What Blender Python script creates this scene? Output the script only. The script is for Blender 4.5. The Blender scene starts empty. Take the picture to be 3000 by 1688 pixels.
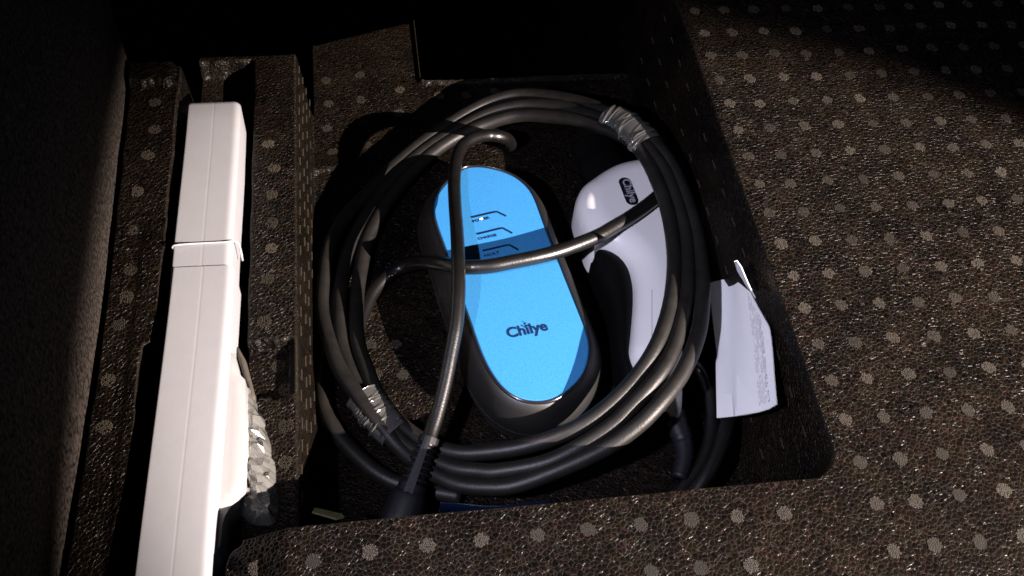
import bpy, bmesh, math, random
import numpy as np
from mathutils import Vector, Matrix, noise
from mathutils.geometry import delaunay_2d_cdt
random.seed(4)
rng = np.random.default_rng(4)
scene = bpy.context.scene
col = scene.collection

# ------------------------------------------------------------------ camera
CAM = Vector((-0.24820742, -0.53367331, 0.47065932))
CROT = Matrix(((0.98893713, 0.06334611, -0.13412913),
               (-0.12997273, 0.80581902, -0.57772208),
               (0.07148736, 0.58876394, 0.80513761)))
FPX = 2905.592
cd = bpy.data.cameras.new('camera')
cd.sensor_width = 36; cd.lens = FPX / 3000 * 36
cd.clip_start = 0.01; cd.clip_end = 50
cam = bpy.data.objects.new('camera', cd); col.objects.link(cam)
cam.matrix_world = Matrix.Translation(CAM) @ CROT.to_4x4()
scene.camera = cam

# ------------------------------------------------------------------ world, lamps, exposure
w = bpy.data.worlds.new("World"); scene.world = w; w.use_nodes = True
w.node_tree.nodes['Background'].inputs[0].default_value = (0.25, 0.35, 0.7, 1)
w.node_tree.nodes['Background'].inputs[1].default_value = 0.003
def spot(name, loc, aim, power, color, half, blend, rad):
    l = bpy.data.lights.new(name, 'SPOT'); l.energy = power; l.color = color
    l.spot_size = math.radians(2 * half); l.spot_blend = blend; l.shadow_soft_size = rad
    o = bpy.data.objects.new(name, l); col.objects.link(o); o.location = loc
    o.rotation_euler = (Vector(aim) - Vector(loc)).to_track_quat('-Z', 'Y').to_euler()
    return o
spot('warm_torch', (0.60, -0.85, 0.50), (0.60 - .55040, -0.85 + .48937, 0.50 - .67644), 275, (1.0, 0.865, 0.79), 22.2, 0.24, 0.004)
spot('cool_torch', (-0.44, -0.48, 0.44), (-0.035, -0.19, -0.05), 16.5, (0.80, 0.79, 1.0), 27, 1.0, 0.010)
scene.view_settings.view_transform = 'Standard'; scene.view_settings.look = 'None'
scene.view_settings.exposure = 0; scene.view_settings.gamma = 1
scene.cycles.filter_width = 1.6
scene.cycles.max_bounces = 6; scene.cycles.transparent_max_bounces = 12
scene.cycles.caustics_reflective = False; scene.cycles.caustics_refractive = False

# ------------------------------------------------------------------ helpers
def U(x, y, z):                      # measured point of the photograph (3000 px wide) -> world point at height z
    d = CROT @ Vector(((x - 1500) / FPX, (844 - y) / FPX, -1))
    return CAM + d * ((z - CAM.z) / d.z)
def F(x, y, z): return U(x / .85833, y / .85833, z)

def link(name, me, mat, parent=None, smooth=True):
    o = bpy.data.objects.new(name, me); col.objects.link(o)
    if mat and not me.materials: me.materials.append(mat)
    if smooth: me.polygons.foreach_set('use_smooth', [True] * len(me.polygons))
    if parent: o.parent = parent
    return o
def mesh(name, v, f):
    me = bpy.data.meshes.new(name); me.from_pydata([tuple(p) for p in v], [], f); me.update(); return me
def tag(o, label=None, cat=None, group=None, kind=None):
    if label: o['label'] = label
    if cat: o['category'] = cat
    if group: o['group'] = group
    if kind: o['kind'] = kind
    return o
def thing(name, label, cat, group=None):
    o = bpy.data.objects.new(name, None); o.empty_display_size = .01; col.objects.link(o)
    return tag(o, label, cat, group)
def catmull(P, n=8, closed=False):
    P = [Vector(p) for p in P]; out = []; m = len(P)
    for i in range(m if closed else m - 1):
        if closed: a, b, c, d = P[i - 1], P[i], P[(i + 1) % m], P[(i + 2) % m]
        else: a, b, c, d = P[max(i - 1, 0)], P[i], P[i + 1], P[min(i + 2, m - 1)]
        for k in range(n):
            t = k / n
            out.append(.5 * ((2 * b) + (c - a) * t + (2 * a - 5 * b + 4 * c - d) * t * t + (3 * b - a - 3 * c + d) * t ** 3))
    if not closed: out.append(P[-1])
    return out
def tube(pts, r, sides=14, closed=False, caps=True):
    """sweep; r is a number or a function of (fraction along, angle)"""
    n = len(pts); v = []; f = []
    T = []
    for i in range(n):
        a = pts[(i - 1) % n] if closed or i else pts[0]; b = pts[(i + 1) % n] if closed or i < n - 1 else pts[-1]
        T.append((b - a).normalized())
    nrm = T[0].cross(Vector((0, 0, 1))).normalized()
    for i in range(n):
        nrm = (nrm - T[i] * nrm.dot(T[i])).normalized(); bi = T[i].cross(nrm)
        for k in range(sides):
            a = 2 * math.pi * k / sides; rr = r(i / (n - 1), a) if callable(r) else (r, r)
            v.append(pts[i] + nrm * math.cos(a) * rr[0] + bi * math.sin(a) * rr[1])
    for i in range(n if closed else n - 1):
        for k in range(sides):
            j = (i + 1) % n
            f.append((i * sides + k, i * sides + (k + 1) % sides, j * sides + (k + 1) % sides, j * sides + k))
    if caps and not closed:
        f.append(tuple(range(sides))[::-1]); f.append(tuple((n - 1) * sides + k for k in range(sides)))
    return v, f
def seg_dist(px, py, poly):
    d = np.full(px.shape, 1e9)
    n = len(poly)
    for i in range(n):
        ax, ay = poly[i][:2]; bx, by = poly[(i + 1) % n][:2]
        ex, ey = bx - ax, by - ay; L = ex * ex + ey * ey + 1e-18
        t = np.clip(((px - ax) * ex + (py - ay) * ey) / L, 0, 1)
        d = np.minimum(d, np.hypot(px - ax - t * ex, py - ay - t * ey))
    return d
def inside(px, py, poly):
    c = np.zeros(px.shape, bool); n = len(poly)
    for i in range(n):
        ax, ay = poly[i][:2]; bx, by = poly[(i + 1) % n][:2]
        if ay == by: continue
        c ^= ((ay > py) != (by > py)) & (px < (bx - ax) * (py - ay) / (by - ay) + ax)
    return c
def inflate(outline, H, D, bottom, step=.0022, hfun=None, disp=None):
    """a solid pillow over a closed outline (list of world Vectors): domed top, straight side down to bottom"""
    poly = [(p.x, p.y) for p in outline]
    xs = [p[0] for p in poly]; ys = [p[1] for p in poly]
    gx, gy = np.meshgrid(np.arange(min(xs), max(xs), step), np.arange(min(ys), max(ys), step))
    gx = gx.ravel(); gy = gy.ravel()
    m = inside(gx, gy, poly); gx, gy = gx[m], gy[m]
    d = seg_dist(gx, gy, poly); m = d > step * .45; gx, gy, d = gx[m], gy[m], d[m]
    # inner contour rings give a clean rounded edge
    pts = [Vector(p) for p in poly] + [Vector((a, b)) for a, b in zip(gx, gy)]
    n = len(poly)
    r = delaunay_2d_cdt(pts, [(i, (i + 1) % n) for i in range(n)], [list(range(n))], 1, 1e-7)
    vs, fs = r[0], [list(q) for q in r[2]]
    ax = np.array([q.x for q in vs]); ay = np.array([q.y for q in vs])
    dd = seg_dist(ax, ay, poly); dd[dd < 1e-6] = 0
    t = np.clip(dd / D, 0, 1); prof = np.sqrt(1 - (1 - t) ** 2)
    # height of the rim follows the outline's own z
    oz = np.array([p.z for p in outline]); ox = np.array(poly)
    wgt = 1 / (np.hypot(ax[:, None] - ox[None, :, 0], ay[:, None] - ox[None, :, 1]) ** 2 + 1e-7)
    base = (wgt * oz[None]).sum(1) / wgt.sum(1)
    v = []
    for i in range(len(ax)):
        h = H * (hfun(ax[i], ay[i]) if hfun else 1)
        z = base[i] + h * prof[i]
        q = Vector((ax[i], ay[i], z))
        if disp and dd[i] > 0: q = q + disp(q)
        v.append(q)
    cnt = {}
    for q in fs:
        for a, b in zip(q, q[1:] + q[:1]): cnt[(a, b)] = 1
    f = [tuple(q) for q in fs]; low = {}
    for (a, b) in cnt:
        if (b, a) in cnt: continue
        for k in (a, b):
            if k not in low: low[k] = len(v); v.append(Vector((v[k].x, v[k].y, bottom)))
        f.append((b, a, low[a], low[b]))
    return v, f

# ------------------------------------------------------------------ materials
def newmat(name):
    m = bpy.data.materials.new(name); m.use_nodes = True
    nt = m.node_tree; b = nt.nodes['Principled BSDF']
    return m, nt, b
def nd(nt, t, **k):
    n = nt.nodes.new(t)
    for a, b in k.items():
        if a.startswith('i_'): n.inputs[a[2:]].default_value = b
        else: setattr(n, a, b)
    return n
def ramp(nt, stops, fac):
    r = nt.nodes.new('ShaderNodeValToRGB'); e = r.color_ramp.elements
    while len(e) < len(stops): e.new(.5)
    for k, (p, c) in enumerate(stops):
        e[k].position = p; e[k].color = (*c, 1) if len(c) == 3 else c
    nt.links.new(fac, r.inputs[0]); return r
def simple(name, colr, rough, spec=.5, sheen=0, bump=0, bscale=800, metal=0, coat=0, var=0, vscale=60):
    m, nt, b = newmat(name); L = nt.links
    b.inputs['Roughness'].default_value = rough; b.inputs['Specular IOR Level'].default_value = spec
    b.inputs['Sheen Weight'].default_value = sheen; b.inputs['Sheen Roughness'].default_value = .55; b.inputs['Sheen Tint'].default_value = (1, .93, .86, 1)
    b.inputs['Metallic'].default_value = metal; b.inputs['Coat Weight'].default_value = coat
    b.inputs['Base Color'].default_value = (*colr, 1)
    tc = nd(nt, 'ShaderNodeTexCoord')
    if bump:
        n = nd(nt, 'ShaderNodeTexNoise', i_Scale=bscale, i_Detail=4.0); L.new(tc.outputs['Object'], n.inputs['Vector'])
        bp = nd(nt, 'ShaderNodeBump', i_Strength=bump, i_Distance=.0004); L.new(n.outputs[0], bp.inputs['Height']); L.new(bp.outputs[0], b.inputs['Normal'])
    if var:
        n = nd(nt, 'ShaderNodeTexNoise', i_Scale=vscale, i_Detail=5.0); L.new(tc.outputs['Object'], n.inputs['Vector'])
        r = ramp(nt, [(.3, tuple(c * (1 - var) for c in colr)), (.7, tuple(min(1, c * (1 + var)) for c in colr))], n.outputs[0])
        L.new(r.outputs[0], b.inputs['Base Color'])
    return m

def foam_material():
    m, nt, b = newmat('moulded_bead_foam'); L = nt.links
    tc = nd(nt, 'ShaderNodeTexCoord'); P = tc.outputs['Object']
    wn = nd(nt, 'ShaderNodeTexNoise', i_Scale=260.0, i_Detail=2.0); L.new(P, wn.inputs['Vector'])
    mx = nd(nt, 'ShaderNodeMix', data_type='RGBA', blend_type='ADD'); mx.inputs[0].default_value = .0012
    L.new(P, mx.inputs[6]); L.new(wn.outputs['Color'], mx.inputs[7])
    ve = nd(nt, 'ShaderNodeTexVoronoi', feature='DISTANCE_TO_EDGE', i_Scale=410.0); L.new(mx.outputs[2], ve.inputs['Vector'])
    vc = nd(nt, 'ShaderNodeTexVoronoi', feature='F1', i_Scale=410.0); L.new(mx.outputs[2], vc.inputs['Vector'])
    big = nd(nt, 'ShaderNodeTexNoise', i_Scale=28.0, i_Detail=3.0); L.new(P, big.inputs['Vector'])
    fine = nd(nt, 'ShaderNodeTexNoise', i_Scale=1600.0, i_Detail=2.0); L.new(P, fine.inputs['Vector'])
    # colour: dark beads, slightly paler seams where the skins weld
    r = ramp(nt, [(0.0, (.0170, .0126, .0084)), (.05, (.0086, .0064, .0044)), (.12, (.0029, .0020, .0015)), (1, (.0022, .0016, .0012))], ve.outputs['Distance'])
    tint = nd(nt, 'ShaderNodeMix', data_type='RGBA', blend_type='MULTIPLY'); tint.inputs[0].default_value = .75
    hs = nd(nt, 'ShaderNodeHueSaturation', i_Saturation=.28, i_Value=1.7); L.new(vc.outputs['Color'], hs.inputs['Color'])
    L.new(r.outputs[0], tint.inputs[6]); L.new(hs.outputs[0], tint.inputs[7])
    t2 = nd(nt, 'ShaderNodeMix', data_type='RGBA', blend_type='MULTIPLY'); t2.inputs[0].default_value = 1
    r2 = ramp(nt, [(.3, (.55, .55, .6)), (.7, (1.5, 1.4, 1.3))], big.outputs[0])
    L.new(tint.outputs[2], t2.inputs[6]); L.new(r2.outputs[0], t2.inputs[7]); 
    # rim highlights painted into the colour: paler on convex edges
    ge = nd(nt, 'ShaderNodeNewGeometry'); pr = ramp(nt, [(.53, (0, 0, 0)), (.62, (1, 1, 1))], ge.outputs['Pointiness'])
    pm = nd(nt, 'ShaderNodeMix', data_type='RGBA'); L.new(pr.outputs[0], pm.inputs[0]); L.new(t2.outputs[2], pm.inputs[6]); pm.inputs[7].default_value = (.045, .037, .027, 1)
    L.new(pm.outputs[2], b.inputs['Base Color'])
    # relief: domed beads with pinched seams, each bead tilted a little, fine skin
    rr = ramp(nt, [(0, (1, 1, 1)), (.07, (.35, .35, .35)), (.16, (.55, .55, .55)), (.5, (.75, .75, .75))], ve.outputs['Distance'])
    ma = nd(nt, 'ShaderNodeMath', operation='MULTIPLY_ADD'); ma.inputs[1].default_value = .35
    L.new(fine.outputs[0], ma.inputs[0]); L.new(rr.outputs[0], ma.inputs[2])
    sx = nd(nt, 'ShaderNodeSeparateColor'); L.new(vc.outputs['Color'], sx.inputs[0])
    mb = nd(nt, 'ShaderNodeMath', operation='MULTIPLY_ADD'); mb.inputs[1].default_value = .5
    L.new(sx.outputs[0], mb.inputs[0]); L.new(ma.outputs[0], mb.inputs[2])
    bp = nd(nt, 'ShaderNodeBump', i_Strength=.8, i_Distance=.0005); L.new(mb.outputs[0], bp.inputs['Height']); L.new(bp.outputs[0], b.inputs['Normal'])
    b.inputs['Roughness'].default_value = .32; b.inputs['Specular IOR Level'].default_value = .16
    return m
M = {}
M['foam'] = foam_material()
def pip_material():
    m, nt, b = newmat('pale_vent_foam'); L = nt.links
    oi = nd(nt, 'ShaderNodeObjectInfo')
    r = ramp(nt, [(0, (.030, .025, .018)), (.5, (.052, .043, .032)), (1, (.082, .068, .052))], oi.outputs['Random'])
    L.new(r.outputs[0], b.inputs['Base Color']); b.inputs['Roughness'].default_value = .45
    return m
M['pip'] = pip_material()
M['carpet'] = simple('felt_carpet', (.048, .039, .033), .95, .1, bump=1, bscale=1600, var=.95, vscale=420)
M['carton'] = simple('white_card', (.39, .39, .41), .42, .35, bump=.12, bscale=300, var=.02, vscale=90)
M['carton2'] = simple('white_card_flap', (.38, .375, .375), .5, .3, bump=.2, bscale=120)
M['band'] = simple('white_band', (.52, .51, .52), .5)
M['cable'] = simple('black_rubber', (.0110, .0098, .0087), .47, .42, .0, bump=.35, bscale=900, var=.3, vscale=120)
M['cable2'] = simple('black_pvc', (.0045, .004, .0038), .34, .9, .0, bump=.25, bscale=700, var=.3, vscale=120)
M['body'] = simple('black_plastic', (.0040, .0036, .0033), .50, .85, .0, bump=.3, bscale=2500)
M['rim'] = simple('black_gloss_rim', (.012, .012, .014), .22, .6)
M['plug'] = simple('black_moulded_rubber', (.007, .007, .010), .5, .3, bump=.3, bscale=1500)
M['gun'] = simple('white_gloss_plastic', (.86, .85, .86), .30, .5, bump=.05, bscale=600)
M['blackplastic'] = simple('matt_black_plastic', (.003, .003, .0035), .5, .12, bump=.2, bscale=1800)
M['ink'] = simple('navy_ink', (.006, .016, .05), .4)
M['slot'] = simple('indicator_slot', (.004, .014, .045), .3)
M['label'] = simple('label_black', (.006, .007, .014), .35)
M['labeltext'] = simple('label_silver', (.36, .37, .42), .4)
M['paper'] = simple('white_paper', (.88, .88, .90), .75, .2, bump=.15, bscale=250)
M['print'] = simple('grey_print', (.52, .53, .57), .8)
M['metal'] = simple('plug_metal', (.5, .5, .52), .3, metal=1)
M['olive'] = simple('olive_plastic', (.10, .09, .045), .3)
M['navy'] = simple('navy_plastic', (.002, .006, .02), .3)
def blue_panel():
    m, nt, b = newmat('cyan_blue_plastic'); L = nt.links
    tc = nd(nt, 'ShaderNodeTexCoord')
    n = nd(nt, 'ShaderNodeTexNoise', i_Scale=1100.0, i_Detail=3.0); L.new(tc.outputs['Object'], n.inputs['Vector'])
    r = ramp(nt, [(.3, (.026, .168, .42)), (.5, (.035, .214, .485)), (.72, (.040, .23, .51))], n.outputs[0]); L.new(r.outputs[0], b.inputs['Base Color'])
    b.inputs['Roughness'].default_value = .5; b.inputs['Specular IOR Level'].default_value = .35
    bp = nd(nt, 'ShaderNodeBump', i_Strength=.06, i_Distance=.0003); L.new(n.outputs[0], bp.inputs['Height']); L.new(bp.outputs[0], b.inputs['Normal'])
    return m
M['blue'] = blue_panel()
def film(name, alpha, rough=.12, colr=(.8, .78, .74)):
    m, nt, b = newmat(name); L = nt.links
    b.inputs['Base Color'].default_value = (*colr, 1); b.inputs['Roughness'].default_value = rough
    b.inputs['Specular IOR Level'].default_value = .8
    tr = nd(nt, 'ShaderNodeBsdfTransparent'); gl = nd(nt, 'ShaderNodeBsdfGlossy', i_Roughness=rough)
    gl.inputs['Color'].default_value = (.9, .9, .88, 1)
    fr = nd(nt, 'ShaderNodeFresnel', i_IOR=2.0)
    m1 = nd(nt, 'ShaderNodeMixShader', i_Fac=alpha); L.new(tr.outputs[0], m1.inputs[1]); L.new(b.outputs[0], m1.inputs[2])
    m2 = nd(nt, 'ShaderNodeMixShader'); L.new(fr.outputs[0], m2.inputs[0]); L.new(m1.outputs[0], m2.inputs[1]); L.new(gl.outputs[0], m2.inputs[2])
    L.new(m2.outputs[0], nt.nodes['Material Output'].inputs[0])
    return m
M['film'] = film('clear_film', .10, .13)
M['bubble'] = film('bubble_film', .38, .14, (.42, .41, .38))
M['led'], nt_, b_ = newmat('white_lit_lamp')
b_.inputs['Emission Color'].default_value = (.8, .95, 1, 1); b_.inputs['Emission Strength'].default_value = 1.6

# ------------------------------------------------------------------ moulded foam liner: one height field
XR0, XR1, YF, YB, ZD = -.010, -.021, -.331, .104, -.110
ZS = -.045; ZL = -.020
def lin(a, b, t): return np.clip((t - a) / (b - a), 0, 1)
def rawz(x, y):
    # deep recess (right of the ridge), floor at ZD; rim at 0 on the right and front, at ZS on the ridge
    fr = lin(XR0, XR1, x); ff = lin(YF, YF + .004, y)
    cx, cy, R = XR0 - .0215, YF + .0200, .0205
    q = np.hypot(np.maximum(x - cx, 0), np.maximum(cy - y, 0))
    fc = np.where((x > cx) & (y < cy), lin(R + .001, R - .007, q), 1.0)
    rec = ZD * np.minimum.reduce([fr, ff, fc])
    # beyond the floor's back edge the moulding drops into a deeper pocket
    edge = np.where(x < -.199, .155 + (x + .295) * .33, YB)
    pocket = lin(edge, edge + .003, y) * lin(XR0 + .002, XR1 + .002, x)
    rec = rec - .35 * pocket
    yq = y + .0008 * np.sin(x * 600)
    rec = rec + .0035 * np.where(x > -.2, lin(YB - .0045, YB - .003, yq) * lin(YB + .001, YB - .001, y), 0)
    rec = rec + .0045 * np.exp(-((x + .2005) / .0016) ** 2) * lin(.098, .104, y)
    rec = rec + .0032 * lin(0, .0016, y - .0035 - (x + .288) * .3 + .0007 * np.sin(x * 900)) * lin(-.262, -.268, x) * lin(.03, .008, y)
    # ridge, slot and outer strip
    yw = y + .0012 * np.sin(x * 420) + .0008 * np.sin(x * 1130 + 2)
    slot_l = np.where(y > -.183, -.3755, np.where(y > -.205, -.3735, -.3825)) + .0004 * np.sin(y * 90) + .0002 * np.sin(y * 320)
    wob = .0003 * np.sin(y * 120 + 1)
    strip = lin(slot_l + .002, slot_l, x)
    lft = ZS + (ZL - ZS) * strip
    depth = .015 + .026 * lin(.032, .026, y)
    slot = lin(-.3295, -.3325, x + wob) * lin(slot_l, slot_l + .003, x) * lin(.063, .060, yw)
    lft = lft - depth * slot
    pk = lin(-.1915, -.193, yw) * lin(-.2310, -.229, yw) * lin(-.3005, -.303, x) * lin(-.3325, -.330, x)
    lft = lft - .008 * pk
    lft = lft + .005 * lin(.0105, .0125, yw) * lin(-.379, -.382, x)
    lft = lft - .0012 * lin(-.134, -.136, yw) * lin(-.389, -.391, x)
    lft = lft - .0020 * np.exp(-(((x + .392) / .006) ** 2 + ((y + .122) / .009) ** 2))
    lft = lft - .05 * lin(-.4105, -.4112, x + .003 * np.sin(y * 9))
    lft = lft - .45 * lin(0, .004, y - np.where(x < -.372, .034, .070))  # added drop, sinks the back end out of the light so it stays black
    t = lin(-.298, -.2925, x)
    z = np.where(x < -.2925, np.where(x < -.298, lft, lft + (np.minimum(rec, lft) - lft) * t), rec)
    # front block rises to the rim level across both
    fblk = lin(YF + .003, YF, y) * np.where(x < -.31, lin(-.3345, -.3320, x), 1)
    ccx, ccy = -.324, YF - .010
    q = np.hypot(np.minimum(x - ccx, 0), np.maximum(y - ccy, 0))
    fblk = np.where((x < ccx) & (y > ccy), lin(.011, .007, q), fblk)
    z = np.where(x < -.285, z + (-.013 * lin(-.300, -.328, x) - z) * fblk, z)
    return z
def heights(x, y):
    acc = np.zeros_like(x); n = 0
    for dx in (-.0012, -.0006, 0, .0006, .0012):
        for dy in (-.0012, -.0006, 0, .0006, .0012):
            acc += rawz(x + dx, y + dy); n += 1
    return acc / n
def axis(lo, hi, fine, coarse, bands):
    out = [lo]
    while out[-1] < hi:
        t = out[-1]; s = fine if any(a <= t <= b for a, b in bands) else coarse
        out.append(t + s)
    return np.array(out)
gx = axis(-1.0, .55, .0009, .0045, [(-.422, -.366), (-.336, -.287), (-.206, -.190), (-.032, -.003)])
gy = axis(-.47, 1.4, .0009, .0045, [(-.345, -.311), (-.241, -.188), (-.183, -.150), (-.114, -.104), (-.140, -.110), (-.002, .030), (.032, .040), (.055, .078), (.095, .180)])
X, Y = np.meshgrid(gx, gy)
Z = heights(X, Y)
# the moulding is never perfectly flat
Z += .0004 * np.sin(X * 37 + 1.3) * np.cos(Y * 29) + .0002 * np.sin(X * 140 + Y * 90)
nx, ny = len(gx), len(gy)
me = bpy.data.meshes.new('trunk_floor')
co = np.stack([X, Y, Z], -1).reshape(-1, 3)
idx = np.arange(nx * ny).reshape(ny, nx)
quads = np.stack([idx[:-1, :-1], idx[:-1, 1:], idx[1:, 1:], idx[1:, :-1]], -1).reshape(-1, 4)
me.vertices.add(len(co)); me.vertices.foreach_set('co', co.ravel())
me.loops.add(quads.size); me.loops.foreach_set('vertex_index', quads.ravel())
me.polygons.add(len(quads)); me.polygons.foreach_set('loop_start', np.arange(0, quads.size, 4)); me.polygons.foreach_set('loop_total', np.full(len(quads), 4))
me.update(calc_edges=True); me.validate()
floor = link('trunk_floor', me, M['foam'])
tag(floor, kind='structure')
def surf(x, y): return float(heights(np.array([x]), np.array([y]))[0]) + .0004 * math.sin(x * 37 + 1.3) * math.cos(y * 29) + .0002 * math.sin(x * 140 + y * 90)

# vent marks: little rosettes of pips standing on the foam
M['pipbase'] = simple('vent_base_foam', (.0075, .0060, .0046), .5, bump=.5, bscale=2500)
def vent_mesh(seed, base=True):
    r = random.Random(seed); v = []; f = []
    for ring, cnt, rad in ((0, 1, 0), (1, 6, .00098), (2, 12, .00196), (3, 18, .0029), (4, 21, .0037)):
        for k in range(cnt):
            if r.random() < (.07 if ring < 4 else .35): continue
            a = 2 * math.pi * (k + .37 * ring) / max(cnt, 1) + r.uniform(-.08, .08)
            cx, cy = rad * math.cos(a) + r.uniform(-1, 1) * .00008, rad * math.sin(a) + r.uniform(-1, 1) * .00008
            s = r.uniform(.00040, .00056); b0 = len(v)
            for q in range(4):
                t = a + math.pi / 4 + q * math.pi / 2
                v.append((cx + s * math.cos(t), cy + s * math.sin(t), -.0002))
            for q in range(4):
                t = a + math.pi / 4 + q * math.pi / 2
                v.append((cx + s * .7 * math.cos(t), cy + s * .7 * math.sin(t), .00035))
            f += [(b0 + q, b0 + (q + 1) % 4, b0 + 4 + (q + 1) % 4, b0 + 4 + q) for q in range(4)] + [(b0 + 4, b0 + 5, b0 + 6, b0 + 7)]
    m = mesh('vent_mark', v, f); m.materials.append(M['pip'])
    if not base: return m
    bpy.data.meshes.remove(m); nf = len(f); b0 = len(v)
    for q in range(14):
        t = 2 * math.pi * q / 14; rr_ = .0037 * r.uniform(.85, 1.12); v.append((rr_ * math.cos(t), rr_ * math.sin(t), .00012))
    f.append(tuple(range(b0, b0 + 14)))
    m = mesh('vent_mark', v, f); m.materials.append(M['pip']); m.materials.append(M['pipbase']); m.polygons[nf].material_index = 1; return m
VM = [vent_mesh(s) for s in range(5)]; VS = [vent_mesh(s, False) for s in range(5, 8)]
def vent(p, s=1.0, rot=None):
    o = bpy.data.objects.new('vent_mark', random.choice(VM if p[0] > -.29 or p[1] < YF else VS)); col.objects.link(o); o.parent = floor
    o.location = (p[0], p[1], surf(p[0], p[1]) + .0001); o.rotation_euler.z = random.uniform(0, 6.28) if rot is None else rot
    o.scale = (s * random.uniform(.92, 1.08), s * random.uniform(.92, 1.08), 1)
nv = 0
for c in range(0, 15):
    for r in range(-6, 17):
        x = .025 * c + random.uniform(-.0008, .0008); y = -.025 * r + random.uniform(-.0008, .0008)
        if x > .25 + .012 * (-r + 6): continue
        if r >= 15 and c > 4: continue
        if x < .0: x = .001
        vent((x + .002 * (c == 0), y)); nv += 1
for q in [(2298, 1504), (2159, 1515), (2024, 1523), (1875, 1538), (1722, 1551), (1575, 1567), (1410, 1583), (1252, 1598), (1083, 1619), (917, 1644), (745, 1649),
          (2200, 1658), (2052, 1665), (1908, 1675)]:
    vent(U(*q, 0))
for q in [(786, 423), (803, 493), (796, 569), (795, 651), (796, 727), (783, 815), (775, 944), (812, 1054), (833, 1122), (839, 1247), (836, 1354)]:
    vent(U(*q, ZS), 1.05)
for q in [(453, 300), (453, 378), (433, 454), (402, 562), (384, 674), (381, 788), (367, 866), (347, 947), (315, 1111), (303, 1250)]:
    vent(U(*q, ZL), 1.05)
for q in [(955, 237), (962, 304), (959, 376), (975, 448), (1054, 221), (1056, 293), (1064, 361), (1073, 423), (1171, 264), (1168, 331), (1287, 279), (1366, 279), (1449, 268),
          (1088, 835), (1085, 1010), (1103, 1097), (1180, 1097), (1160, 1010), (1075, 925)]:
    vent(U(*q, ZD), 1.05)
# slit vents: staggered columns up the steep walls of the recess
M['slitfoam'] = simple('slit_foam', (.046, .038, .027), .5)
def slit_mesh(seed):
    r = random.Random(seed); v = []; f = []
    for k in range(6):
        cy = (k - 2.5) * .00125; b0 = len(v); w_, h_ = .00042 * r.uniform(.8, 1.2), .00042
        for zz, s in ((-.0002, 1), (.0003, .7)):
            v += [(-w_ * s, cy - h_ * s, zz), (w_ * s, cy - h_ * s, zz), (w_ * s, cy + h_ * s, zz), (-w_ * s, cy + h_ * s, zz)]
        f += [(b0 + q, b0 + (q + 1) % 4, b0 + 4 + (q + 1) % 4, b0 + 4 + q) for q in range(4)] + [(b0 + 4, b0 + 5, b0 + 6, b0 + 7)]
    m = mesh('vent_slit', v, f); m.materials.append(M['slitfoam']); return m
SM = [slit_mesh(s) for s in range(3)]
def slit(x, y, xa, za, xb, zb):
    t = (x - xa) / (xb - xa); z = za + (zb - za) * t
    o = bpy.data.objects.new('vent_slit', random.choice(SM)); col.objects.link(o); o.parent = floor
    dx, dz = xb - xa, zb - za
    o.rotation_euler = (0, -math.atan2(dz, dx) if dx > 0 else math.pi - math.atan2(dz, dx), 0)
    o.location = (x, y, z)
    n = Vector((-dz, 0, dx)).normalized() * (1 if dx > 0 else -1); o.location += n * .0002
for ci, tt in enumerate((.10, .34, .58, .82)):
    k = 0
    y = .062 + .004 * ci
    while y > -.315:
        if random.random() > .08: slit(-.298 + .0055 * (tt + random.uniform(-.03, .03)) + .0002, y, -.298, ZS, -.2925, ZD)
        y -= random.uniform(.0145, .0175)
for ci, tt in enumerate((.2, .45, .7)):
    y = .07 + .007 * ci
    while y > -.30:
        slit(XR0 + (XR1 - XR0) * tt, y, XR0, 0, XR1, ZD); y -= .026

# carpeted side of the boot, rising left of the foam
v, f = [], []
ys = np.linspace(-.50, 1.3, 240); zs = np.concatenate([[-.60], np.linspace(-.080, .06, 40), np.linspace(.07, .20, 10)])
for j, zz in enumerate(zs):
    for i, yy in enumerate(ys):
        xx = -.4128 - .003 * math.sin(yy * 9) - .06 * max(0, zz - .03) - .0016 * noise.noise(Vector((yy * 14, zz * 14, 3)))
        xx -= .5 * max(0, yy - .045)  # back part bent outward on purpose, to keep it out of the light
        v.append((xx, yy, zz))
for j in range(len(zs) - 1):
    for i in range(len(ys) - 1):
        a = j * len(ys) + i; f.append((a, a + 1, a + len(ys) + 1, a + len(ys)))
tag(link('side_wall', mesh('side_wall', v, f), M['carpet']), kind='structure')

# ------------------------------------------------------------------ control box
ZP = -.068
panel_px = [(1353, 497), (1307, 538), (1281, 574), (1272, 612), (1281, 660), (1317, 757), (1361, 893), (1390, 973), (1421, 1056), (1467, 1128), (1519, 1165), (1571, 1175),
            (1623, 1168), (1674, 1133), (1711, 1087), (1725, 1030), (1719, 980), (1695, 916), (1633, 761), (1592, 657), (1566, 584), (1540, 544), (1493, 510), (1431, 492), (1390, 489)]
ol = catmull([U(x, y, ZP) for x, y in panel_px], 6, True)
for _ in range(6): ol = [(ol[i - 1] + ol[i] * 2 + ol[(i + 1) % len(ol)]) / 4 for i in range(len(ol))]
def offset(o, d):
    n = len(o); cen = sum(o, Vector()) / n; out = []
    for i in range(n):
        t = (o[(i + 2) % n] - o[i - 2]).normalized(); q = Vector((t.y, -t.x, 0))
        if q.dot(o[i] - cen) < 0: q = -q
        out.append(o[i] + q * d)
    return out
def rings(levels, src, cap_top=True, cap_bot=True):
    v, f = [], []; n = len(src)
    for d, z in levels:
        for p in offset(src, d): v.append(Vector((p.x, p.y, z)))
    for k in range(len(levels) - 1):
        for i in range(n):
            j = (i + 1) % n; f.append((k * n + i, k * n + j, (k + 1) * n + j, (k + 1) * n + i))
    if cap_top: f.append(tuple(range(n))[::-1])
    if cap_bot: f.append(tuple((len(levels) - 1) * n + i for i in range(n)))
    return v, f
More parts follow.
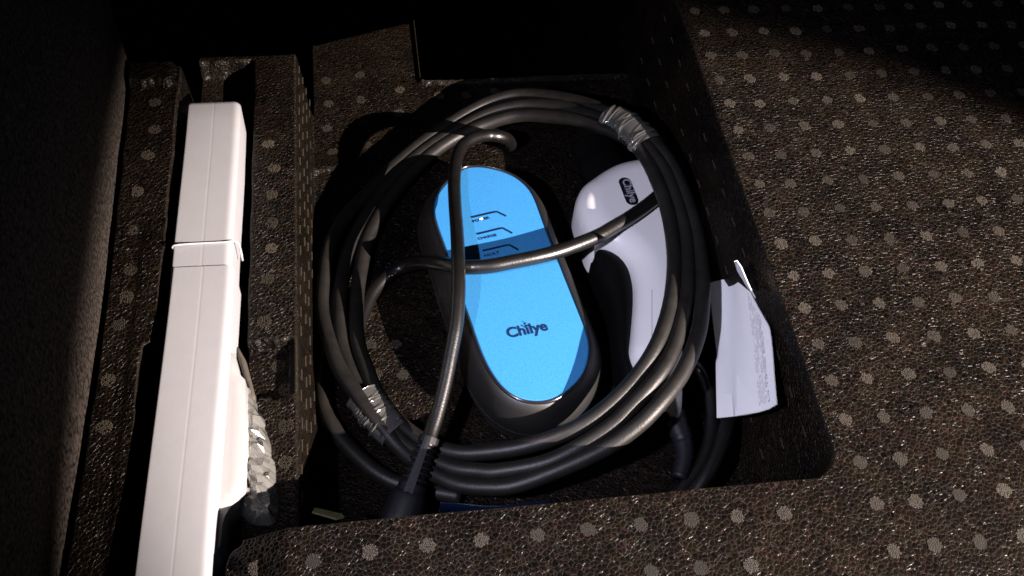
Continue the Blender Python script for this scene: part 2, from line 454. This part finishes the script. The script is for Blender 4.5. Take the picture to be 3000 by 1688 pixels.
def autosmooth(o, ang=35):
    o.data.polygons.foreach_set('use_smooth', [True] * len(o.data.polygons)); o.data.set_sharp_from_angle(angle=math.radians(ang))
def fixn(me):
    bm = bmesh.new(); bm.from_mesh(me); bmesh.ops.recalc_face_normals(bm, faces=bm.faces); bm.to_mesh(me); bm.free(); return me
box = thing('control_box', 'black charging control box with bright blue oval face panel inside the coiled cable', 'control box')
lv = [(.0012, ZP - .0012), (.0022, ZP - .0008), (.0034, ZP - .0016), (.0062, ZP - .006), (.0098, ZP - .013), (.0118, ZP - .020), (.0118, ZP - .027), (.0100, ZP - .034), (.006, -.1085)]
b = link('body', fixn(mesh('body', *rings(lv, ol, False, True))), M['body'], box); autosmooth(b, 50)
b = link('rim', fixn(mesh('rim', *rings([(.0002, ZP - .003), (.0002, ZP + .0003), (.0007, ZP + .0008), (.0016, ZP + .0006), (.0022, ZP - .0003), (.0022, ZP - .003)], ol, False, False))), M['rim'], box); autosmooth(b, 50)
face = link('face_panel', fixn(mesh('face_panel', *rings([(-.0006, ZP), (.0001, ZP - .0005), (.0001, ZP - .004)], ol, True, True))), M['blue'], box); autosmooth(face, 30)
# a row of tiny pits round the seam and a lower parting line on the body
b = link('parting_line', fixn(mesh('parting_line', *rings([(.0117, ZP - .0230), (.0123, ZP - .0234), (.0123, ZP - .0240), (.0117, ZP - .0244)], ol, False, False))), M['rim'], box)
def text_mesh(s, bold=0, extrude=.0):
    cu = bpy.data.curves.new('lettering', 'FONT'); cu.body = s; cu.size = 1; cu.offset = bold; cu.extrude = extrude; cu.align_x = 'LEFT'
    cu.resolution_u = 4
    o = bpy.data.objects.new('lettering', cu); col.objects.link(o)
    dg = bpy.context.evaluated_depsgraph_get(); dg.update()
    me = bpy.data.meshes.new_from_object(o.evaluated_get(dg)); bpy.data.objects.remove(o); bpy.data.curves.remove(cu)
    return me
def put_text(name, s, pa, pb, z, mat, parent, bold=.02, hscale=1.0, lift=.0003):
    me = text_mesh(s, bold, .03); A, B = U(*pa, z), U(*pb, z)
    co = np.empty(len(me.vertices) * 3); me.vertices.foreach_get('co', co); co = co.reshape(-1, 3)
    lo, hi = co[:, 0].min(), co[:, 0].max(); k = (B - A).length / (hi - lo)
    ex = (B - A).normalized(); ey = Vector((-ex.y, ex.x, 0))
    new = [A + ex * (c[0] - lo) * k + ey * c[1] * k * hscale + Vector((0, 0, lift + c[2] * .004)) for c in co]
    me.vertices.foreach_set('co', np.array(new).ravel()); me.update(); me.name = name
    return link(name, me, mat, parent, smooth=False)
put_text('lettering', 'Chilye', (1490, 991), (1607, 967), ZP, M['ink'], face, .022, 1.0)
# the small mark of dots and a leaf over the i
v, f = [], []
def blob(v, f, p, r1, r2, a, z, n=10):
    b0 = len(v)
    for k in range(n):
        t = 2 * math.pi * k / n; q = Vector((r1 * math.cos(t), r2 * math.sin(t)))
        v.append(Vector((p.x + q.x * math.cos(a) - q.y * math.sin(a), p.y + q.x * math.sin(a) + q.y * math.cos(a), z)))
    f.append(tuple(range(b0, b0 + n)))
for (x, y, a, b_, an) in [(1530, 955, .0006, .0006, 0), (1538, 949, .0011, .0005, .9), (1545, 955, .0007, .0005, 2.2), (1537, 959, .0005, .0005, 0), (1533, 944, .0004, .0004, 0)]:
    blob(v, f, U(x, y, ZP), a, b_, an, ZP + .0004)
link('logo_mark', mesh('logo_mark', v, f), M['ink'], face, False)
def ribbon(pts, wd, z, thick=.0004):
    v, f = [], []; n = len(pts)
    L_, R_ = [], []
    for i, p in enumerate(pts):
        t = (pts[min(i + 1, n - 1)] - pts[max(i - 1, 0)]).normalized(); q = Vector((-t.y, t.x, 0))
        L_.append(p + q * wd / 2); R_.append(p - q * wd / 2)
    out = L_ + R_[::-1]
    # rounded ends
    def cap(c, d): return [c + (d * math.cos(a) + Vector((-d.y, d.x, 0)) * math.sin(a)) * wd / 2 for a in np.linspace(-1.3, 1.3, 6)]
    e1 = (pts[-1] - pts[-2]).normalized(); e0 = (pts[0] - pts[1]).normalized()
    out = L_ + cap(pts[-1], e1)[::-1] + R_[::-1] + cap(pts[0], e0)[::-1]
    m = len(out)
    for zz in (z + thick, z - .0005):
        for p in out: v.append(Vector((p.x, p.y, zz)))
    f.append(tuple(range(m))[::-1]); f += [(i, (i + 1) % m, m + (i + 1) % m, m + i) for i in range(m)]
    return v, f
for (a, b1, b2, c) in [((1383, 637), (1447, 622), (1456, 621), (1481, 633)), ((1399, 686), (1465, 670), (1473, 669), (1499, 683)), ((1416, 735), (1484, 719), (1492, 718), (1517, 732))]:
    o = link('indicator_bar', fixn(mesh('indicator_bar', *ribbon([U(*q, ZP) for q in (a, b1, b2, c)], .00135, ZP))), M['slot'], face, False)
put_text('caption', 'POWER', (1387, 653), (1436, 641), ZP, M['ink'], face, .01, .8)
put_text('caption', 'CHARGE', (1402, 704), (1456, 692), ZP, M['ink'], face, .01, .8)
put_text('caption', 'FAULT', (1420, 754), (1464, 743), ZP, M['ink'], face, .01, .8)
v, f = [], []; blob(v, f, U(1410, 643, ZP), .0013, .0009, .3, ZP + .0006, 16)
link('indicator_lamp', mesh('indicator_lamp', v, f), M['led'], face, False)

# ------------------------------------------------------------------ coiled cable
RC = .0052
def zr(x, y):      # the coil leans: left and front on the foam, right side up on the gun
    k = min(1, max(0, (900 - y) / 450)) * min(1, max(0, (1850 - x) / 450)); return -.1000 + (.062 - .006 * min(1, max(0, (y - 430) / 250)) - .0015 * min(1, max(0, (y - 1000) / 200))) * min(1, max(0, (x - 980) / 950)) ** (1.25 + 1.4 * k)
def P3(lst, dz=0): return [U(q[0], q[1], (q[2] if len(q) > 2 else zr(q[0], q[1])) + dz) for q in lst]
coil = thing('coiled_cable', 'thick black rubber charging cable coiled in a ring around the blue panel box', 'cable')
inner = [(1765, 374), (1711, 357), (1607, 341), (1500, 342), (1366, 387), (1254, 459), (1155, 565), (1085, 680), (1061, 767), (1045, 879), (1047, 992), (1074, 1081), (1108, 1158), (1160, 1230), (1235, 1290), (1316, 1322), (1400, 1327),
         (1536, 1308), (1673, 1262), (1775, 1195), (1860, 1110), (1925, 1010), (1962, 900), (1975, 800), (1972, 710), (1955, 614), (1926, 531), (1889, 457), (1850, 415), (1805, 388)]
mid = [(1790, 358), (1735, 338), (1640, 312), (1540, 308), (1440, 330), (1330, 385), (1225, 455), (1142, 535), (1070, 640), (1027, 728), (1007, 790), (996, 902), (1003, 1010), (1030, 1095, -.0985), (1075, 1165, -.099), (1125, 1225), (1202, 1310), (1316, 1367),
       (1400, 1380), (1467, 1381), (1619, 1348), (1771, 1262), (1850, 1190), (1930, 1100), (1975, 1015), (2005, 900), (2014, 802), (2008, 690), (1985, 594), (1948, 500), (1905, 437), (1855, 392)]
outer = [(1815, 350), (1773, 327), (1690, 297), (1566, 277), (1480, 284), (1388, 320), (1260, 400), (1150, 490), (1074, 570), (1010, 640), (968, 716), (951, 800), (946, 924), (985, 1060, -.092), (1045, 1155, -.090), (1110, 1240, -.090), (1190, 1330), (1316, 1410),
         (1430, 1428), (1536, 1414), (1741, 1330), (1850, 1262), (1930, 1185), (2000, 1090), (2045, 980), (2058, 880), (2056, 790), (2042, 690), (2012, 590), (1975, 500), (1925, 425), (1875, 378)]
low = [(1100, 640, -.1045), (1010, 800, -.1045), (975, 950, -.1045), (950, 1060, -.1045), (944, 1140, -.1045), (962, 1225, -.1045), (1030, 1320, -.1045), (1150, 1410, -.1045), (1350, 1455, -.1045)]
for nm, pts, sub in (('cable_turn', inner, 8), ('cable_turn', mid, 8), ('cable_turn', outer, 8)):
    link(nm, mesh(nm, *tube(catmull(P3(pts), sub, True), RC, 16, closed=True)), M['cable'], coil)
link('cable_turn', mesh('cable_turn', *tube(catmull(P3(low), 8), RC, 16)), M['cable'], coil)
cross = [(1020, 1100, -.1045), (1040, 1000, -.1045), (1062, 925, -.1052), (1092, 858, -.1052), (1135, 810, -.1050), (1182, 782, -.1020), (1225, 771, -.0900), (1262, 770, -.0740), (1305, 775, -0.0620), (1360, 783, -0.0560), (1430, 780, -0.0540), (1500, 767, -0.0535), (1580, 751, -0.0535), (1649, 732, -0.0540),
         (1744, 695, -0.0560), (1800, 664, -0.0575), (1856, 630, -0.0585), (1918, 583, -0.0585), (1962, 540, -0.0585), (1990, 480, -0.0595), (1995, 420, -0.0645)]
link('crossing_length', mesh('crossing_length', *tube(catmull(P3(cross), 10), .0050, 18)), M['cable2'], coil)
tailA = [(1960, 1030, -.080), (2010, 1050, -.084), (2055, 1090, -.088), (2083, 1165, -.090), (2085, 1260, -.092), (2055, 1360, -.094), (1980, 1450, -.096), (1880, 1500, -.1)]
tailB = [(2160, 1080, -.080), (2150, 1160, -.080), (2130, 1240, -.080), (2105, 1320, -.082), (2068, 1395, -.085), (2020, 1460, -.09), (1950, 1520, -.095)]
link('cable_tail', mesh('cable_tail', *tube(catmull(P3(tailA), 8), .0048, 14)), M['cable2'], coil)
link('cable_tail', mesh('cable_tail', *tube(catmull(P3(tailB), 8), .0048, 14)), M['cable2'], coil)

# power cord from the box to its plug
cord = thing('power_cord', 'thinner black power cord arching over the blue panel down to its black plug', 'power cord')
cpts = [(1496, 430, -.1045), (1497, 423, -.0980), (1493, 415, -.0880), (1488, 409, -.0790), (1478, 404, -.0715), (1458, 399, -.0672), (1428, 397, -.0655), (1390, 405, -.0615), (1355, 428, -.0590), (1337, 470, -.0575), (1331, 530, -.0560), (1333, 600, -.0545), (1339, 683, -.0490), (1342, 750, -.0440), (1343, 800, -.0430), (1343, 857, -.0445),
        (1337, 947, -.0500), (1321, 1036, -.0570), (1303, 1126, -.0640), (1280, 1215, -.0700), (1262, 1270, -.0725), (1250, 1310, -.0730)]
link('cord', mesh('cord', *tube(catmull(P3(cpts), 10), .0046, 18)), M['cable2'], cord)
a, bq = U(1259, 1280, -.0725), U(1200, 1450, -.086)
ax = [a.lerp(bq, t) for t in np.linspace(0, 1, 61)]
def boot_r(t, ang):
    r = .0062 + .0030 * t
    if t > .93: r *= 1
    slotted = .12 < t < .86 and (int((t - .12) / .74 * 14) % 2 == 0) and abs(math.sin(ang)) > -1 and (abs(math.cos(ang)) > .35)
    return (r * (.76 if slotted else 1),) * 2
link('strain_relief', mesh('strain_relief', *tube(ax, boot_r, 20)), M['plug'], cord, False)
dirp = (bq - a).normalized()
pb = [bq + dirp * t for t in np.linspace(-.002, .040, 30)]
def plug_r(t, ang):
    r = .0095 + .0042 * min(1, t * 2.5) ** .6 if t < .9 else .0137 - .03 * (t - .9)
    k = 1 - .05 * (abs(math.cos(ang * 6)) < .3)
    return (r * k, r * .92 * k)
link('plug_body', mesh('plug_body', *tube(pb, plug_r, 28)), M['plug'], cord)
side = dirp.cross(Vector((0, 0, 1))).normalized()
for s in (-1, 1):
    link('pin', mesh('pin', *tube([pb[-1] + side * s * .0095 + dirp * t for t in (0, .018, .019)], lambda t, a_: ((.0024 if t < .9 else .0018),) * 2, 12)), M['metal'], cord)

# ------------------------------------------------------------------ film ties
def tie(pts, ra, rb, seed, label):
    c = catmull(pts, 34); n = len(c); rnd = random.Random(seed * 99)
    folds = [(rnd.uniform(0, 1), rnd.uniform(-1.2, 1.2), rnd.uniform(.006, .016), rnd.uniform(-.07, .10)) for _ in range(26)]
    def rr(t, ang):
        k = 1 + .05 * noise.noise(Vector((t * 6, math.cos(ang) * 1.4, math.sin(ang) * 1.4 + seed)))
        for c0, sl, wd, am in folds:
            k += am * max(0, 1 - abs(t - c0 - .10 * sl * math.sin(ang + sl)) / wd / 1.6)
        if t < .03 or t > .97: k += .04 * math.sin(ang * 5)
        return (ra * k, rb * k)
    v, f = tube(c, rr, 40, caps=False)
    o = link('film_tie', mesh('film_tie', v, f), M['film']); tag(o, label, 'film wrap', 'clear film wraps round the coil')
    autosmooth(o, 40)
    return o
tie(P3([(1783, 342), (1815, 352), (1850, 378), (1882, 408), (1902, 428)]), .0122, .0076, 1, 'clear wrinkled film wrap binding the coil at its upper right')
tie(P3([(1062, 1160, -.0945), (1082, 1188, -.0940), (1106, 1216, -.0935), (1135, 1248, -.0930), (1160, 1272, -.0930)]), .0116, .0078, 2, 'clear wrinkled film wrap binding the coil at its lower left')

# ------------------------------------------------------------------ charging gun
gun = thing('charging_gun', 'white charging gun with black grip lying under the right of the coil', 'charging gun')
ZG = -.088
shell_px = [(1683, 616), (1689, 584), (1704, 560), (1730, 540), (1762, 518), (1797, 500), (1835, 489), (1875, 484), (1915, 492), (1950, 515), (1975, 560), (1990, 620), (2000, 700), (2007, 790), (2008, 880), (2003, 960), (1998, 1040),
            (1996, 1110), (1998, 1180), (1988, 1226), (1955, 1216), (1905, 1170), (1868, 1110), (1842, 1050), (1846, 988), (1853, 898), (1851, 838), (1837, 792), (1810, 760), (1778, 741), (1757, 738), (1746, 744), (1738, 758), (1722, 738), (1707, 695), (1692, 655)]
so = catmull([U(x, y, ZG + .006) for x, y in shell_px], 4, True)
o = link('shell', fixn(mesh('shell', *inflate(so, .017, .019, -.100, .0016))), M['gun'], gun); autosmooth(o, 70)
grip_px = [(1726, 745), (1760, 735), (1815, 755), (1850, 800), (1862, 880), (1856, 980), (1852, 1050), (1880, 1120), (1930, 1190), (1965, 1225), (1940, 1250), (1880, 1215), (1830, 1140), (1800, 1050), (1790, 960), (1775, 880), (1745, 810)]
go = catmull([U(x, y, ZG) for x, y in grip_px], 3, True)
o = link('grip', fixn(mesh('grip', *inflate(go, .010, .012, -.106, .0024))), M['blackplastic'], gun); autosmooth(o, 70)
nz = [U(1800, 560, -.088), U(1770, 500, -.089), U(1745, 450, -.090), U(1735, 425, -.090)]
link('nozzle', mesh('nozzle', *tube(catmull(nz, 6), lambda t, a_: (.019, .014) if t < .5 else (.0175, .0125), 28)), M['blackplastic'], gun)
nk = [U(1975, 1215, -.088), U(1985, 1250, -.088), U(2000, 1290, -.089), U(2005, 1340, -.09), U(1990, 1400, -.092)]
link('cable_gland', mesh('cable_gland', *tube(catmull(nk, 6), lambda t, a_: (.0085 - .003 * t - (.0008 if int(t * 22) % 2 else 0),) * 2, 18)), M['plug'], gun)
# the seam line in the handle and the name plate: laid on the curved shell
def shell_height(p):
    d = float(seg_dist(np.array([p.x]), np.array([p.y]), [(q.x, q.y) for q in so])[0])
    t = min(1, d / .019); return ZG + .006 + .017 * math.sqrt(1 - (1 - t) ** 2)
def on_shell(x, y):
    p = U(x, y, -.068)
    for _ in range(6): p = U(x, y, shell_height(p))
    return p
pc, pd = on_shell(1824, 530), on_shell(1862, 592)
pc2 = [on_shell(1830, 533), on_shell(1852, 590)]
e = (pc2[1] - pc2[0]); e.z = 0; ln = e.length; e.normalize(); q_ = Vector((-e.y, e.x, 0)); mid_ = (pc2[0] + pc2[1]) / 2
hw = .0047
outl = []
for k in range(32):
    t = 2 * math.pi * k / 32; cx = ln / 2 * (1 if math.cos(t) > 0 else -1) * .92
    p = mid_ + e * (cx + hw * math.cos(t)) + q_ * (hw * math.sin(t)); outl.append(p)
v = []; n = len(outl)
for kk, sc_ in enumerate((1, .66, .33)):
    for p in outl:
        p2 = mid_ + (p - mid_) * 1; off = (p - mid_); along = e * off.dot(e); acr = q_ * off.dot(q_)
        pp = mid_ + along * (sc_ if kk else 1) + acr * sc_; v.append(Vector((pp.x, pp.y, shell_height(pp) + .0004)))
f = [(k * n + i, k * n + (i + 1) % n, (k + 1) * n + (i + 1) % n, (k + 1) * n + i) for k in range(2) for i in range(n)] + [tuple(2 * n + i for i in range(n))]
plate = link('name_plate', fixn(mesh('name_plate', v, f)), M['label'], gun)
me = text_mesh('Chilye', .02, 0)
co = np.empty(len(me.vertices) * 3); me.vertices.foreach_get('co', co); co = co.reshape(-1, 3); lo, hi = co[:, 0].min(), co[:, 0].max(); k = (ln + .0035) / (hi - lo)
st = mid_ - e * (ln + .0035) / 2 - q_ * .0018
new = []
for c in co:
    p = st + e * (c[0] - lo) * k + q_ * (c[1]) * k; new.append((p.x, p.y, shell_height(p) + .0008))
me.vertices.foreach_set('co', np.array(new).ravel()); me.update()
link('lettering', me, M['labeltext'], plate, False)
sl = [on_shell(1910, y_) + Vector((0, 0, .0001)) for y_ in range(850, 1000, 10)]
link('seam', mesh('seam', *tube(sl, .00022, 6)), M['labeltext'], gun)

# ------------------------------------------------------------------ folded leaflet against the right wall
leaf = thing('instruction_leaflet', 'folded white paper leaflet with small print leaning against the recess side wall', 'leaflet')
# columns across the sheet: px position at top and bottom, height above the floor
cols = [((2080, 833), (2105, 1226), -.072), ((2093, 826), (2128, 1224), -.066), ((2115, 822), (2152, 1221), -.0595), ((2136, 818), (2157, 1220), -.054), ((2150, 809), (2180, 1217), -.047), ((2163, 799), (2205, 1212), -.040), ((2192, 838), (2232, 1206), -.032), ((2222, 898), (2255, 1199), -.025), ((2250, 956), (2276, 1186), -.017)]
R_ = 28; v = []
for j, (tp, bt, z) in enumerate(cols):
    for i in range(R_ + 1):
        t = i / R_
        x = tp[0] + (bt[0] - tp[0]) * t; y = tp[1] + (bt[1] - tp[1]) * t
        if j == 0: x = 2080 + (2087 - 2080) * min(1, t / .2) + (t > .2) * (2103 - 2087) * min(1, (t - .2) / .33) + (t > .53) * (2105 - 2103) * (t - .53) / .47 - (3 if t > .54 else 0)
        if j == 8: x = 2254 + (2277 - 2254) * t ** .7
        p = U(x, y, z); p += Vector((0, 0, .0003 * math.sin(t * 7 + j * .8))); v.append(p)
n = R_ + 1; f = [(j * n + i, j * n + i + 1, (j + 1) * n + i + 1, (j + 1) * n + i) for j in range(len(cols) - 1) for i in range(R_)]
def thicken(v, f, d):
    me = mesh('t', v, f); bm = bmesh.new(); bm.from_mesh(me); bpy.data.meshes.remove(me)
    bmesh.ops.recalc_face_normals(bm, faces=bm.faces); bmesh.ops.solidify(bm, geom=bm.faces[:], thickness=d)
    me = bpy.data.meshes.new('sheet'); bm.to_mesh(me); bm.free(); return fixn(me)
sh = link('sheet', thicken(v, f, .0007), M['paper'], leaf); autosmooth(sh, 25)
# inner leaf showing at the lower right corner and the folded corner standing up at the top
v2 = [U(2160, 1100, -.050), U(2262, 1100, -.024), U(2272, 1192, -.022), U(2222, 1209, -.034), U(2160, 1219, -.050)]
link('inner_leaf', thicken(v2, [(0, 1, 2, 3, 4)], .0005), M['paper'], leaf, False)
v3 = [U(2151, 766, .0035), U(2158, 764, .0040), U(2171, 783, .0020), U(2192, 833, -.006), U(2212, 874, -.016), U(2186, 838, -.030), U(2160, 795, -.020)]
link('folded_corner', thicken(v3, [tuple(range(7))], .0005), M['paper'], leaf, False)
# faint columns of print
v, f = [], []
def sheet_pt(u, t):
    j = min(int(u), len(cols) - 2); fu = u - j
    def cp(j):
        tp, bt, z = cols[j]; return U(tp[0] + (bt[0] - tp[0]) * t, tp[1] + (bt[1] - tp[1]) * t, z) + Vector((0, 0, .0003 * math.sin(t * 7 + j * .8)))
    return cp(j).lerp(cp(j + 1), fu)
for cu_ in range(9):
    u = 6.0 + cu_ * .16; t = .06
    while t < .93:
        L2 = random.uniform(.006, .03)
        if random.random() < .8:
            a0, a1 = sheet_pt(u, t), sheet_pt(u, t + L2); b0, b1 = sheet_pt(u + .055, t), sheet_pt(u + .055, t + L2)
            nn = (a1 - a0).cross(b0 - a0).normalized(); nn = nn if nn.dot(CAM - a0) > 0 else -nn
            k = len(v); v += [a0 + nn * .0011, a1 + nn * .0011, b1 + nn * .0011, b0 + nn * .0011]; f.append((k, k + 1, k + 2, k + 3))
        t += L2 + .006
link('small_print', mesh('small_print', v, f), M['print'], leaf, False)

# ------------------------------------------------------------------ long white carton in the slot
carton = thing('long_carton', 'long narrow white cardboard carton standing in the slot left of the recess', 'carton')
def ztop(y): return -.020 + .007 * (y - 252) / 1197
def carton_part(name, p0, p1, wl, wr, zt, zb, rad, endround, mat):
    """box from p0 (far end) to p1 (near end); wl/wr widths at both ends"""
    d = (p1 - p0); d.z = 0; L_ = d.length; d = d.normalized(); s = Vector((-d.y, d.x, 0)); s = s if s.x > 0 else -s
    prof = []
    N = 7
    def corner(cx, cz, a0, a1, r):
        return [(cx + r * math.cos(a), cz + r * math.sin(a)) for a in np.linspace(a0, a1, N)]
    v, f = [], []
    st = [(0, .0035), (.0008, .0016), (.0025, .0004), (.005, 0)] if endround else [(0, 0)]
    stations = [(q, k) for q, k in st] + [(t, 0) for t in np.linspace(.02, L_ - .001, 34)] + ([(L_, 0)])
    for (q, shrink) in stations:
        t = q / L_; w0 = wl[0] + (wl[1] - wl[0]) * t; w1 = wr[0] + (wr[1] - wr[0]) * t
        bow = .0006 * math.sin(t * 5 + 1)
        a_, b_2 = -w0 + shrink + bow, w1 - shrink + bow; zt_ = zt[0] + (zt[1] - zt[0]) * t - shrink; zb_ = zt[0] + (zt[1] - zt[0]) * t - zb
        cm = (a_ + b_2) / 2
        pr = corner(a_ + .0012, zt_ - .0012, math.pi, math.pi / 2, .0012) + [(a_ + .0022, zt_), (cm - .0012, zt_), (cm - .0005, zt_), (cm, zt_ - .0001), (cm + .0005, zt_), (cm + .0012, zt_), (b_2 - rad - .0012, zt_)] + corner(b_2 - rad, zt_ - rad, math.pi / 2, 0, rad) + [(b_2, zb_), (a_, zb_)]
        for (xx, zz) in pr: p = p0 + d * q + s * xx; v.append(Vector((p.x, p.y, zz)))
    m = len(pr)
    for i in range(len(stations) - 1):
        for k in range(m): f.append((i * m + k, i * m + (k + 1) % m, (i + 1) * m + (k + 1) % m, (i + 1) * m + k))
    f.append(tuple(range(m))[::-1]); f.append(tuple((len(stations) - 1) * m + k for k in range(m)))
    o = link(name, fixn(mesh(name, v, f)), mat, carton); autosmooth(o, 40); return o
def ctr(l, r):
    A, B = F(*l, ztop(l[1])), F(*r, ztop(r[1])); return (A + B) / 2, (A - B).length / 2
c0, w0 = ctr((470, 252), (604, 250)); c1, w1 = ctr((436, 676), (584, 669)); c2, w2 = ctr((336, 1500), (530, 1500))
w0 -= .0003
carton_part('carton_body', c0, c1 + (c1 - c0).normalized() * .05, (w0, w1 * 1.05), (w0, w1 * .99), (c0.z, c1.z + .001), .030, .0045, True, M['carton'])
carton_part('sliding_lid', c1, c2 + (c2 - c1).normalized() * .06, (w1 + .0009, w2 * 1.0), (w1 + .0004, w2 * .98), (c1.z + .0011, c2.z + .0031), .031, .0045, False, M['carton'])
ZB = ztop(612)
bp_ = [F(433, 640, ZB - .008), F(434, 626, ZB - .0015), F(440, 617, ZB + .0020), F(500, 612, ZB + .0009), F(560, 609, ZB + .0009), F(578, 607, ZB + .0008), F(590, 607, ZB - .0015), F(600, 614, ZB - .0055), F(606, 633, ZB - .013), F(610, 655, ZB - .020)]
o = link('elastic_band', mesh('elastic_band', *tube(catmull(bp_, 6), .0006, 8)), M['band']); tag(o, 'thin white elastic band stretched across the long white carton', 'elastic band')

# white folded carton piece beside it, and the bubble wrap
fp = [(640, 1040), (688, 1035), (703, 1098), (718, 1113), (721, 1237), (719, 1330), (712, 1425), (695, 1460), (676, 1484), (660, 1510), (652, 1533), (645, 1600), (560, 1700), (480, 1640), (560, 1200)]
fo = [U(x, y, -.0255) for x, y in fp]
o = link('white_flap_box', fixn(mesh('white_flap_box', *inflate(fo, .0016, .004, -.058, .0035))), M['carton2']); autosmooth(o, 40)
tag(o, 'white card box with chamfered end wedged between the long carton and bubble wrap', 'card box')
bw = [(690, 1095), (722, 1125), (743, 1147), (757, 1185), (760, 1212), (778, 1232), (783, 1265), (797, 1305), (800, 1340), (812, 1370), (811, 1405), (815, 1450), (818, 1500), (800, 1540), (735, 1540), (700, 1500), (690, 1440), (700, 1300)]
bo = [U(x, y, -.0465) for x, y in catmull([Vector((a, b, 0)) for a, b in bw], 3, True) and [(q.x, q.y) for q in catmull([Vector((a, b, 0)) for a, b in bw], 3, True)]]
crng = random.Random(12)
def crumple(q): return Vector((crng.uniform(-1, 1) * .0007, crng.uniform(-1, 1) * .0007, crng.uniform(-.0030, .0030) + .003 * noise.noise(q * 90)))
o = link('bubble_wrap', fixn(mesh('bubble_wrap', *inflate(bo, .011, .009, -.0520, .0031, disp=crumple))), M['bubble'])
tag(o, 'crumpled clear bubble wrap stuffed beside the white card box on the foam ridge', 'bubble wrap')
o.data.polygons.foreach_set('use_smooth', [False] * len(o.data.polygons))
# scraps at the front of the recess
fv = [U(914, 1504, -.030), U(922, 1492, -.034), U(1000, 1510, -.034), (U(1008, 1518, -.030)), U(985, 1524, -.028)]
o = link('plastic_scrap', thicken(fv, [(0, 1, 2, 3, 4)], .001), M['olive'], None, False); tag(o, 'small dull olive plastic scrap by the front edge of the recess', 'scrap')
cv = catmull([U(1290, 1474, -.045), U(1345, 1477, -.045), U(1420, 1484, -.044), U(1480, 1483, -.043), U(1560, 1474, -.043), U(1610, 1468, -.043)], 8)
v = [p for p in cv] + [p + Vector((0, .003, -.030)) for p in cv]; n = len(cv)
o = link('plastic_pouch', thicken(v, [(i, i + 1, n + i + 1, n + i) for i in range(n - 1)], .0006), M['navy']); tag(o, 'dark blue plastic pouch edge showing below the coil at the front of the recess', 'pouch')
# foam packing splinter on the ridge next to the bubble wrap
sv = [(686, 1010), (700, 1020), (722, 1060), (735, 1110), (748, 1160), (742, 1185), (722, 1130), (700, 1060)]
o = link('foam_strip', fixn(mesh('foam_strip', *inflate([U(x, y, -.043) for x, y in sv], .002, .002, -.0465, .0016))), simple('grey_foam', (.075, .062, .048), .7, bump=.5)); tag(o, 'thin grey brown foam strip lying along the ridge above the bubble wrap', 'foam strip')
